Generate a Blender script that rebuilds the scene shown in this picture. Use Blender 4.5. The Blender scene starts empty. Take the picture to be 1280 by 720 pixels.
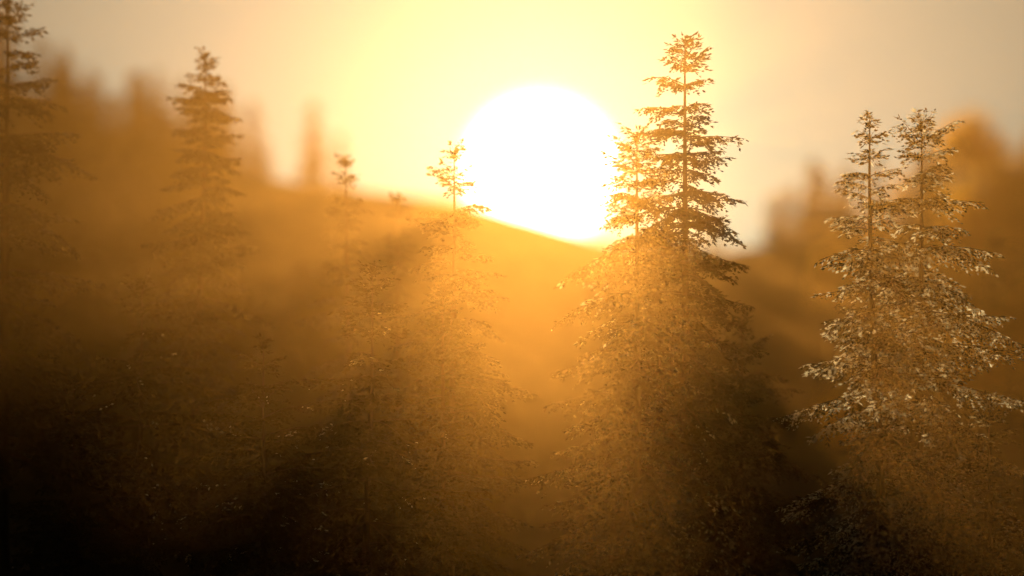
import bpy, math, numpy as np
from mathutils import Vector
rng=np.random.default_rng(7)
F=1778.0
SUN_AZ=math.atan(35/F); SUN_EL=math.atan(144/F)
sd=Vector((math.sin(SUN_AZ)*math.cos(SUN_EL),math.cos(SUN_AZ)*math.cos(SUN_EL),math.sin(SUN_EL)))
scene=bpy.context.scene
scene.view_settings.view_transform='Standard'
scene.view_settings.look='None'
# ---------------- terrain height
RY=95.0
K=RY/150.0
def smooth(a,b,t):
    t=np.clip((t-a)/(b-a),0,1); return t*t*(3-2*t)
rx=np.array([-300,-120,-54,-44,-26,-15,-5.9,2,9.3,15,22,30,54,120,300.])*K
rz=np.array([45,38,22,17.5,11.6,9.9,8.7,6.9,4.8,3.4,3.0,5.0,9.5,18,25.])*K
def ground(x,y):
    x=np.asarray(x,float);y=np.asarray(y,float)
    near=-12+0.55*np.clip(-x-1.5,0,60)+0.10*np.clip(x-12,0,60)
    near=np.where(near>4,4+(near-4)*.2,near)
    ridge=np.interp(x,rx,rz)
    t=smooth(34,RY,y)
    h=near*(1-t)+ridge*t
    back=smooth(RY,RY+120,y)
    h=h*(1-back)+(-14)*back
    n=0.25*np.sin(x*.31+y*.17)+0.2*np.sin(x*.13-y*.41+2)+.08*np.sin(x*.9+1)*np.sin(y*.8)
    return h+n*(0.6+0.4*np.sin(x*.05))
# ---------------- helpers
def mesh_np(name,V,Fq,mats,matidx=None,smooth_=False):
    V=np.asarray(V,np.float32);Fq=np.asarray(Fq,np.int32)
    me=bpy.data.meshes.new(name)
    me.vertices.add(len(V));me.vertices.foreach_set('co',V.ravel())
    nf,k=Fq.shape
    me.loops.add(nf*k);me.loops.foreach_set('vertex_index',Fq.ravel())
    me.polygons.add(nf)
    me.polygons.foreach_set('loop_start',np.arange(nf,dtype=np.int32)*k)
    me.polygons.foreach_set('loop_total',np.full(nf,k,np.int32))
    for m in mats: me.materials.append(m)
    if matidx is not None: me.polygons.foreach_set('material_index',np.asarray(matidx,np.int32))
    me.polygons.foreach_set('use_smooth',np.full(nf,smooth_,bool))
    me.update(calc_edges=True)
    return me
def add(name,me,loc=(0,0,0)):
    o=bpy.data.objects.new(name,me);o.location=loc;scene.collection.objects.link(o);return o
# ---------------- materials
def newmat(n):
    m=bpy.data.materials.new(n);m.use_nodes=True
    nt=m.node_tree;nt.nodes.clear();return m,nt
def foliage(name,c1,c2,trans,rough=.4,tmix=.45,lit_col=None,thr=.5):
    m,nt=newmat(name);N=nt.nodes;L=nt.links
    out=N.new('ShaderNodeOutputMaterial');mix=N.new('ShaderNodeMixShader')
    p=N.new('ShaderNodeBsdfPrincipled');t=N.new('ShaderNodeBsdfTranslucent')
    geo=N.new('ShaderNodeNewGeometry');cr=N.new('ShaderNodeMixRGB')
    cr.inputs[1].default_value=(*c1,1);cr.inputs[2].default_value=(*c2,1)
    L.new(geo.outputs['Random Per Island'],cr.inputs[0])
    p.inputs['Roughness'].default_value=rough
    p.inputs['Specular IOR Level'].default_value=.5
    mix.inputs[0].default_value=tmix
    if lit_col:  # clumps of pale leaf islands: sunlit specks put into the leaf colour
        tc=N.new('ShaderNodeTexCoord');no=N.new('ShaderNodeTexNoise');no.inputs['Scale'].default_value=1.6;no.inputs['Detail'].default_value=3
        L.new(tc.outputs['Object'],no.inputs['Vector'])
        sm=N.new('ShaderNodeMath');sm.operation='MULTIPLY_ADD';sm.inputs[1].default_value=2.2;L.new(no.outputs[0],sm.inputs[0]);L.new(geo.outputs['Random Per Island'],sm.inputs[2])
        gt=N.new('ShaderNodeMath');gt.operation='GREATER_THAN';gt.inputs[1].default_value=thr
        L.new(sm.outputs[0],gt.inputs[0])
        f1=N.new('ShaderNodeMixRGB');L.new(gt.outputs[0],f1.inputs[0]);L.new(cr.outputs[0],f1.inputs[1]);f1.inputs[2].default_value=(*lit_col,1)
        f2=N.new('ShaderNodeMixRGB');L.new(gt.outputs[0],f2.inputs[0]);f2.inputs[1].default_value=(*trans,1);f2.inputs[2].default_value=(*lit_col,1)
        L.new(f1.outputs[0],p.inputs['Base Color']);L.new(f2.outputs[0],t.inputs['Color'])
    else:
        L.new(cr.outputs[0],p.inputs['Base Color']);t.inputs['Color'].default_value=(*trans,1)
    L.new(p.outputs[0],mix.inputs[1]);L.new(t.outputs[0],mix.inputs[2]);L.new(mix.outputs[0],out.inputs[0])
    return m
LIT_COL=(.82,.7,.46)  # cream painted on needles to look sunlit
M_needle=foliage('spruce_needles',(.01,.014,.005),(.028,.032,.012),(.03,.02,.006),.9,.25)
M_lit=foliage('spruce_needles_painted_lit',(.01,.014,.005),(.028,.03,.013),(.035,.027,.008),.85,.8,LIT_COL,2.0)  # sunlit specks painted into some of the needles
M_lit2=foliage('spruce_needles_painted_lit_dense',(.01,.014,.005),(.028,.03,.013),(.035,.027,.008),.85,.8,(.84,.77,.6),1.72)  # paler and more numerous painted sunlit specks
M_lit0=foliage('spruce_needles_painted_lit_sparse',(.01,.014,.005),(.028,.03,.013),(.035,.027,.008),.85,.8,LIT_COL,2.36)  # only a few painted sunlit specks
m,nt=newmat('distant_needles');d=nt.nodes.new('ShaderNodeBsdfDiffuse');d.inputs[0].default_value=(.04,.045,.02,1)
nt.links.new(d.outputs[0],nt.nodes.new('ShaderNodeOutputMaterial').inputs[0]);M_far=m
M_autumn=foliage('autumn_leaves',(.34,.14,.015),(.6,.3,.05),(.9,.5,.07),.7,.8)
m,nt=newmat('bark');N=nt.nodes;L=nt.links
out=N.new('ShaderNodeOutputMaterial');p=N.new('ShaderNodeBsdfPrincipled');no=N.new('ShaderNodeTexNoise');no.inputs['Scale'].default_value=14
cr=N.new('ShaderNodeValToRGB');cr.color_ramp.elements[0].color=(.03,.02,.012,1);cr.color_ramp.elements[1].color=(.1,.07,.045,1)
L.new(no.outputs[0],cr.inputs[0]);L.new(cr.outputs[0],p.inputs['Base Color']);p.inputs['Roughness'].default_value=.95;p.inputs['Specular IOR Level'].default_value=.1
L.new(p.outputs[0],out.inputs[0]);M_bark=m
m,nt=newmat('forest_floor');N=nt.nodes;L=nt.links
out=N.new('ShaderNodeOutputMaterial');p=N.new('ShaderNodeBsdfPrincipled');no=N.new('ShaderNodeTexNoise');no.inputs['Scale'].default_value=.6;no.inputs['Detail'].default_value=8
tc=N.new('ShaderNodeTexCoord');L.new(tc.outputs['Object'],no.inputs['Vector'])
cr=N.new('ShaderNodeValToRGB');cr.color_ramp.elements[0].position=.35;cr.color_ramp.elements[1].position=.7
cr.color_ramp.elements[0].color=(.03,.035,.014,1);cr.color_ramp.elements[1].color=(.1,.08,.035,1)
L.new(no.outputs[0],cr.inputs[0]);L.new(cr.outputs[0],p.inputs['Base Color']);p.inputs['Roughness'].default_value=.95
bp=N.new('ShaderNodeBump');bp.inputs['Distance'].default_value=.3;L.new(no.outputs[0],bp.inputs['Height']);L.new(bp.outputs[0],p.inputs['Normal'])
L.new(p.outputs[0],out.inputs[0]);M_floor=m
# ---------------- terrain sheet
def axis(lo,hi,fine_lo,fine_hi,f,c):
    return np.unique(np.concatenate([np.arange(lo,fine_lo,c),np.arange(fine_lo,fine_hi,f),np.arange(fine_hi,hi+c,c)]))
X=axis(-1500,1500,-120,120,1.2,60.);Y=axis(-600,3000,-30,150,1.2,60.)
gx,gy=np.meshgrid(X,Y);gz=ground(gx,gy)
V=np.stack([gx.ravel(),gy.ravel(),gz.ravel()],1);nx=len(X);ny=len(Y)
i=np.arange(nx*ny).reshape(ny,nx)
Fq=np.stack([i[:-1,:-1].ravel(),i[:-1,1:].ravel(),i[1:,1:].ravel(),i[1:,:-1].ravel()],1)
add('hillside_terrain',mesh_np('hillside_terrain',V,Fq,[M_floor],None,True))
# ---------------- tree builder
def tubes(paths,radii,sides):
    Vs=[];Fs=[];off=0
    for P,Rr in zip(paths,radii):
        P=np.asarray(P);n=len(P)
        T=np.gradient(P,axis=0);T/=np.linalg.norm(T,axis=1,keepdims=True)+1e-9
        up=np.array([0,0,1.]) if abs(T[0,2])<.8 else np.array([1.,0,0])
        A=np.cross(T,up);A/=np.linalg.norm(A,axis=1,keepdims=True)+1e-9
        B=np.cross(T,A)
        a=np.arange(sides)*2*math.pi/sides
        ring=P[:,None,:]+Rr[:,None,None]*(np.cos(a)[None,:,None]*A[:,None,:]+np.sin(a)[None,:,None]*B[:,None,:])
        Vs.append(ring.reshape(-1,3))
        k=np.arange(n-1)[:,None]*sides;j=np.arange(sides)[None,:];j2=(j+1)%sides
        q=np.stack([k+j,k+j2,k+sides+j2,k+sides+j],-1).reshape(-1,4)+off
        Fs.append(q);off+=n*sides
    return np.concatenate(Vs),np.concatenate(Fs)
def spruce_mesh(seed,H,spread=.9,powr=.47,twstep=.085,spstep=.062,leafL=.155,leafW=.05,bare=.32,whorl=.46,sparse=0.05,unit=1.0,hang=.3):
    r=np.random.default_rng(seed)
    paths=[];rad=[]
    zt=np.linspace(0,1,14)
    bx=r.normal(0,.06,2)
    def trunk(z): 
        s=z/H; return np.array([bx[0]*math.sin(s*5)*unit,bx[1]*math.sin(s*4+1)*unit,z])
    tr=0.0105*H
    paths.append([trunk(z*H) for z in zt]);rad.append(tr*(1-zt)**.85+.008*unit)
    tw0=[];twd=[];twl=[]
    d=.12*unit
    while d<H*(1-bare):
        z=H-d;du=d/unit
        nb=int(r.integers(4,7)) if du<2 else int(r.integers(5,8))
        a0=r.uniform(0,6.28)
        wl=r.uniform(.75,1.1)
        for b in range(nb):
            if r.random()<sparse+.05: continue
            a=a0+b*6.283/nb+r.normal(0,.25)
            Lb=spread*unit*du**powr*r.uniform(.6,1.18)*wl
            pitch=math.radians(np.interp(du,[0,1,3,7,12],[58,28,10,-10,-22])+r.normal(0,8))
            droop=np.interp(du,[0,1,4,9],[.0,.32,.42,.36])*r.uniform(.6,1.4)
            upt=np.interp(du,[0,3,8],[0,.10,.22])
            zz=z+r.normal(0,.11 if du>1.5 else .05)*unit
            n=8;s=np.linspace(0,1,n)
            hor=Lb*math.cos(pitch)*s;ver=Lb*(math.sin(pitch)*s-droop*s**2+upt*s**3.5)
            aa=a+r.normal(0,.12)*s
            o=trunk(min(zz,H))
            P=np.stack([o[0]+hor*np.cos(aa),o[1]+hor*np.sin(aa),o[2]+ver],1)
            paths.append(P);rad.append((.004+.010*Lb/unit*(1-s)**1.0)*unit)
            m=max(3,int(Lb/unit/twstep));ss=np.linspace(.1 if du<5 else .25,1,m)+r.normal(0,.01,m);ss=np.clip(ss,0.05,1)
            for side in (-1,1):
                pos=np.stack([np.interp(ss,s,P[:,k]) for k in range(3)],1)
                tan=np.stack([np.interp(ss,s,np.gradient(P[:,k])) for k in range(3)],1)
                tan/=np.linalg.norm(tan,axis=1,keepdims=True)
                lat=np.cross(tan,[0,0,1.]);lat/=np.linalg.norm(lat,axis=1,keepdims=True)+1e-9
                ang=np.radians(np.where(ss>.96,8,r.normal(50,12,m)))[:,None]
                dr=tan*np.cos(ang)+side*lat*np.sin(ang);dr[:,2]-=r.uniform(.05,2*hang,m)
                dr/=np.linalg.norm(dr,axis=1,keepdims=True)
                ln=(np.minimum(.5*Lb/unit*(1.02-ss)+.13,.62)*r.uniform(.55,1.15,m))*unit
                keep=r.random(m)>.12
                tw0.append(pos[keep]);twd.append(dr[keep]);twl.append(ln[keep])
        d+=whorl*unit*r.uniform(.6,1.35)*np.interp(du,[0,2,8],[.7,.95,1.0])
    top=trunk(H)
    k=6
    a=r.uniform(0,6.28,k);dd=np.stack([.35*np.cos(a),.35*np.sin(a),np.ones(k)],1);dd/=np.linalg.norm(dd,axis=1,keepdims=True)
    tw0.append(np.stack([np.full(k,top[0]),np.full(k,top[1]),H-r.uniform(0,.3,k)*unit],1));twd.append(dd);twl.append(r.uniform(.12,.25,k)*unit)
    tw0=np.concatenate(tw0);twd=np.concatenate(twd);twl=np.concatenate(twl)
    cnt=np.maximum(2,(twl/(spstep*unit)).astype(int)*2)
    idx=np.repeat(np.arange(len(twl)),cnt)
    st=np.concatenate([[0],np.cumsum(cnt)[:-1]]);loc=np.arange(len(idx))-np.repeat(st,cnt)
    f=(loc//2+.3)/(cnt[idx]/2)
    side=np.where(loc%2==0,1.,-1.)
    last=(loc>=cnt[idx]-1)
    D=twd[idx];P0=tw0[idx]+D*(twl[idx]*f)[:,None];P0[:,2]-=(.2*twl[idx]*f**2)
    lat=np.cross(D,[0,0,1.]);lat/=np.linalg.norm(lat,axis=1,keepdims=True)+1e-6
    n=len(idx)
    ang=np.radians(np.where(last,0,r.normal(38,14,n)))[:,None]
    A=D*np.cos(ang)+lat*side[:,None]*np.sin(ang)+r.normal(0,.22,(n,3));A/=np.linalg.norm(A,axis=1,keepdims=True)
    up=np.array([0,0,1.])+r.normal(0,.55,(n,3))
    W=np.cross(A,up);W/=np.linalg.norm(W,axis=1,keepdims=True)+1e-6
    Ln=(leafL*unit*r.uniform(.55,1.2,n)*(1-.35*f))[:,None];Wd=(leafW*unit*r.uniform(.7,1.2,n))[:,None]
    LV=np.stack([P0,P0+A*Ln*.45+W*Wd*.5,P0+A*Ln,P0+A*Ln*.45-W*Wd*.5],1).reshape(-1,3)
    LF=np.arange(n*4).reshape(n,4)
    tv,tf=tubes(paths[:1],rad[:1],10);bv,bf=tubes(paths[1:],rad[1:],3)
    V=np.concatenate([tv,bv,LV]);Fq=np.concatenate([tf,bf+len(tv),LF+len(tv)+len(bv)])
    mi=np.concatenate([np.zeros(len(tf)+len(bf),int),np.ones(n,int)])
    return V,Fq,mi
NT=0
def tree(px,py,y,seed,mat=None,**kw):
    global NT
    x=(px-640)/F*y;zt=(360-py)/F*y
    g=float(ground(x,y))-.15;H=zt-g
    V,Fq,mi=spruce_mesh(seed,H,**kw)
    o=add('spruce_tree',mesh_np('spruce_tree_mesh',V,Fq,[M_bark,mat or M_needle],mi),(x,y,g))
    NT+=len(Fq)
    return o
tree(857,52,29,1,spread=.86,whorl=.43)
tree(797,168,28,2,M_lit,spread=1.0,hang=.4,whorl=.4)
tree(1097,147,28.3,3,M_lit2,spread=.76,hang=.4,whorl=.42)
tree(1150,152,29.5,4,M_lit2,spread=.96,hang=.4,whorl=.42)
tree(565,188,30,5,spread=.75)
tree(437,200,33,6,spread=.55)
tree(497,246,35,7,spread=.5)
tree(250,68,32.5,8,spread=.62,powr=.48,whorl=.32,twstep=.06,hang=.2)
tree(6,2,26.2,9,spread=.85)
tree(330,430,29,12,M_lit0,spread=1.1,powr=.55)
tree(175,350,31,18,M_lit0,spread=1.1,powr=.55)
tree(95,480,28,13,spread=1.1,powr=.55)
tree(460,340,29,15,M_lit0,spread=1.0,powr=.55)
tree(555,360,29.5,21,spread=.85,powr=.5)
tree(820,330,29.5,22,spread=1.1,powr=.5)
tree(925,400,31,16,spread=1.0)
tree(1240,500,28,17,M_lit,spread=.8)
print('faces',NT)
# ---------------- distant forest masses
def mass(name,pts,mat,seedbase,kw):
    Vs=[];Fs=[];Ms=[];off=0
    base=[]
    for k in range(4):
        base.append(spruce_mesh(seedbase+k,1.0*10,**kw))
    r=np.random.default_rng(seedbase)
    for (x,y,h) in pts:
        V,Fq,mi=base[r.integers(4)];s=h/10;a=r.uniform(0,6.28)
        R=np.array([[math.cos(a),-math.sin(a),0],[math.sin(a),math.cos(a),0],[0,0,1]])
        Vs.append((V*s)@R.T+np.array([x,y,float(ground(x,y))-.2]));Fs.append(Fq+off);Ms.append(mi);off+=len(V)
    add(name,mesh_np(name,np.concatenate(Vs),np.concatenate(Fs),[M_bark,mat],np.concatenate(Ms)))
pts=[]
def dens(px):
    return np.interp(px,[-800,0,330,440,490,900,960,1000,2200],[1,1,.8,.3,0,0,.4,1,1])
tries=0
while len(pts)<260 and tries<6000:
    tries+=1
    y=rng.uniform(60,104);px=rng.uniform(-500,1800)
    x=(px-640)/F*y
    if rng.random()>dens(640+x/ RY*F): continue
    if y<75 and -12<x<18: continue
    pts.append((x,y,rng.uniform(2.8,5.4)))
lowkw=dict(spread=1.1,twstep=.3,spstep=.2,leafL=.5,leafW=.22,bare=.08,whorl=.6)
mass('distant_spruce_forest',pts,M_far,100,lowkw)
pts=[]
for k in range(60):
    y=rng.uniform(40,58);px=rng.uniform(-250,590);x=(px-640)/F*y
    ty=np.interp(px,[-250,0,200,400,590],[220,260,290,310,370])+rng.uniform(0,120)
    g=float(ground(x,y));h=(360-ty)/F*y-g
    if h<2.5: continue
    pts.append((x,y,min(h,12)))
mass('hillside_spruce_stand',pts,M_far,200,dict(spread=1.2,twstep=.2,spstep=.14,leafL=.4,leafW=.18,bare=.08,whorl=.5))
def broadleaf(r,h):
    paths=[];rad=[];L=[]
    s=np.linspace(0,1,7);paths.append(np.stack([.2*np.sin(s*3),.15*np.sin(s*4),s*h*.85],1));rad.append(.02*h*(1-s)+.02)
    for k in range(16):
        z=h*r.uniform(.25,.8);a=r.uniform(0,6.28);l=h*.3*r.uniform(.6,1.1)*(1.15-z/h)
        e=np.array([math.cos(a)*l,math.sin(a)*l,z+l*.7]);st=np.array([0,0,z])
        paths.append(st+(e-st)*s[:,None]);rad.append(.03*(1-s)+.01)
        for q in (.6,1.0):
            n=90;c=st+(e-st)*q;L.append(c+r.normal(0,.075*h,(n,3)))
    P=np.concatenate(L);n=len(P);A=r.normal(0,1,(n,3));A/=np.linalg.norm(A,axis=1,keepdims=True);B=np.cross(A,r.normal(0,1,(n,3)));B/=np.linalg.norm(B,axis=1,keepdims=True)
    w=.014*h
    LV=np.stack([P-A*w,P+B*w*.7,P+A*w,P-B*w*.7],1).reshape(-1,3);LF=np.arange(n*4).reshape(n,4)
    tv,tf=tubes(paths,rad,5)
    return np.concatenate([tv,LV]),np.concatenate([tf,LF+len(tv)]),np.concatenate([np.zeros(len(tf),int),np.ones(n,int)])
Vs=[];Fs=[];Ms=[];off=0
for k in range(50):
    y=rng.uniform(56,96);px=rng.uniform(1195,1700) if k<42 else rng.uniform(1010,1180);x=(px-640)/F*y
    V,Fq,mi=broadleaf(rng,rng.uniform(5,7.5) if k<42 else rng.uniform(3,4))
    Vs.append(V+np.array([x,y,float(ground(x,y))-.1]));Fs.append(Fq+off);Ms.append(mi);off+=len(V)
add('distant_autumn_trees',mesh_np('distant_autumn_trees',np.concatenate(Vs),np.concatenate(Fs),[M_bark,M_autumn],np.concatenate(Ms)))
# ---------------- fog
def fogbox(name,layers,absn,b):
    m,nt=newmat(name);N=nt.nodes;L=nt.links
    out=N.new('ShaderNodeOutputMaterial');cur=None
    for c,dn,g in layers:
        s=N.new('ShaderNodeVolumeScatter');s.inputs['Color'].default_value=(*c,1);s.inputs['Density'].default_value=dn;s.inputs['Anisotropy'].default_value=g
        if cur is None: cur=s
        else:
            a=N.new('ShaderNodeAddShader');L.new(cur.outputs[0],a.inputs[0]);L.new(s.outputs[0],a.inputs[1]);cur=a
    if absn:
        s=N.new('ShaderNodeVolumeAbsorption');s.inputs['Color'].default_value=(*absn[0],1);s.inputs['Density'].default_value=absn[1]
        a=N.new('ShaderNodeAddShader');L.new(cur.outputs[0],a.inputs[0]);L.new(s.outputs[0],a.inputs[1]);cur=a
    L.new(cur.outputs[0],out.inputs['Volume'])
    x0,x1,y0,y1,z0,z1=b
    V=[(x,y,z) for z in (z0,z1) for y in (y0,y1) for x in (x0,x1)]
    me=bpy.data.meshes.new(name);me.from_pydata(V,[],[(0,2,3,1),(4,5,7,6),(0,1,5,4),(2,6,7,3),(0,4,6,2),(1,3,7,5)]);me.materials.append(m)
    add(name,me)
fogbox('fog',[((1,.55,.16),.0003,.8),((1,.5,.12),.0009,.5)],((1,.8,.5),.0018),(-140,140,26,100,-60,90))
fogbox('forest_mist',[((1,.49,.11),.0058,.83)],None,(-60,60,9.5,23,-40,40))
# ---------------- sun + sky
sun=bpy.data.lights.new('sun','SUN');sun.energy=4.5;sun.angle=math.radians(.35);sun.color=(1,.72,.38)
so=bpy.data.objects.new('sun',sun);scene.collection.objects.link(so);so.rotation_euler=sd.to_track_quat('Z','Y').to_euler()
w=bpy.data.worlds.new('World');scene.world=w;w.use_nodes=True;nt=w.node_tree;N=nt.nodes;L=nt.links;N.clear()
out=N.new('ShaderNodeOutputWorld')
sky=N.new('ShaderNodeTexSky');sky.sky_type='NISHITA';sky.sun_disc=False;sky.sun_elevation=SUN_EL;sky.sun_rotation=SUN_AZ;sky.dust_density=3
tint=N.new('ShaderNodeMixRGB');tint.blend_type='MULTIPLY';tint.inputs[0].default_value=1;tint.inputs[2].default_value=(1,.7,.4,1);L.new(sky.outputs[0],tint.inputs[1])
b1=N.new('ShaderNodeBackground');b1.inputs[1].default_value=.003;L.new(tint.outputs[0],b1.inputs[0])
tc=N.new('ShaderNodeTexCoord');dp=N.new('ShaderNodeVectorMath');dp.operation='DOT_PRODUCT';dp.inputs[1].default_value=sd
nm=N.new('ShaderNodeVectorMath');nm.operation='NORMALIZE';L.new(tc.outputs['Generated'],nm.inputs[0]);L.new(nm.outputs[0],dp.inputs[0])
ac=N.new('ShaderNodeMath');ac.operation='ARCCOSINE';L.new(dp.outputs['Value'],ac.inputs[0])
mr=N.new('ShaderNodeMapRange');mr.interpolation_type='SMOOTHSTEP';L.new(ac.outputs[0],mr.inputs[0])
mr.inputs[1].default_value=math.radians(3.45);mr.inputs[2].default_value=math.radians(2.1);mr.inputs[3].default_value=0;mr.inputs[4].default_value=6
b2=N.new('ShaderNodeBackground');b2.inputs[0].default_value=(1,.9,.68,1);L.new(mr.outputs[0],b2.inputs[1])
def gauss(width,amp,col):
    m1=N.new('ShaderNodeMath');m1.operation='DIVIDE';m1.inputs[1].default_value=math.radians(width);L.new(ac.outputs[0],m1.inputs[0])
    m2=N.new('ShaderNodeMath');m2.operation='POWER';m2.inputs[1].default_value=2;L.new(m1.outputs[0],m2.inputs[0])
    m3=N.new('ShaderNodeMath');m3.operation='MULTIPLY';m3.inputs[1].default_value=-1;L.new(m2.outputs[0],m3.inputs[0])
    m4=N.new('ShaderNodeMath');m4.operation='EXPONENT';L.new(m3.outputs[0],m4.inputs[0])
    m5=N.new('ShaderNodeMath');m5.operation='MULTIPLY';m5.inputs[1].default_value=amp;L.new(m4.outputs[0],m5.inputs[0])
    b=N.new('ShaderNodeBackground');b.inputs[0].default_value=(*col,1);L.new(m5.outputs[0],b.inputs[1]);return b
cur=b1
for b in (b2,gauss(24,.82,(.52,.65,.52)),gauss(6.5,.9,(1,.82,.36))):
    a=N.new('ShaderNodeAddShader');L.new(cur.outputs[0],a.inputs[0]);L.new(b.outputs[0],a.inputs[1]);cur=a
L.new(cur.outputs[0],out.inputs['Surface'])
# ---------------- camera
cam=bpy.data.cameras.new('camera');cam.lens=50;cam.sensor_width=36;cam.clip_end=6000;cam.clip_start=.1
cam.dof.use_dof=True;cam.dof.focus_distance=28.8;cam.dof.aperture_fstop=.07
co=bpy.data.objects.new('camera',cam);scene.collection.objects.link(co);co.location=(0,0,0);co.rotation_euler=(math.radians(90),0,0)
scene.camera=co
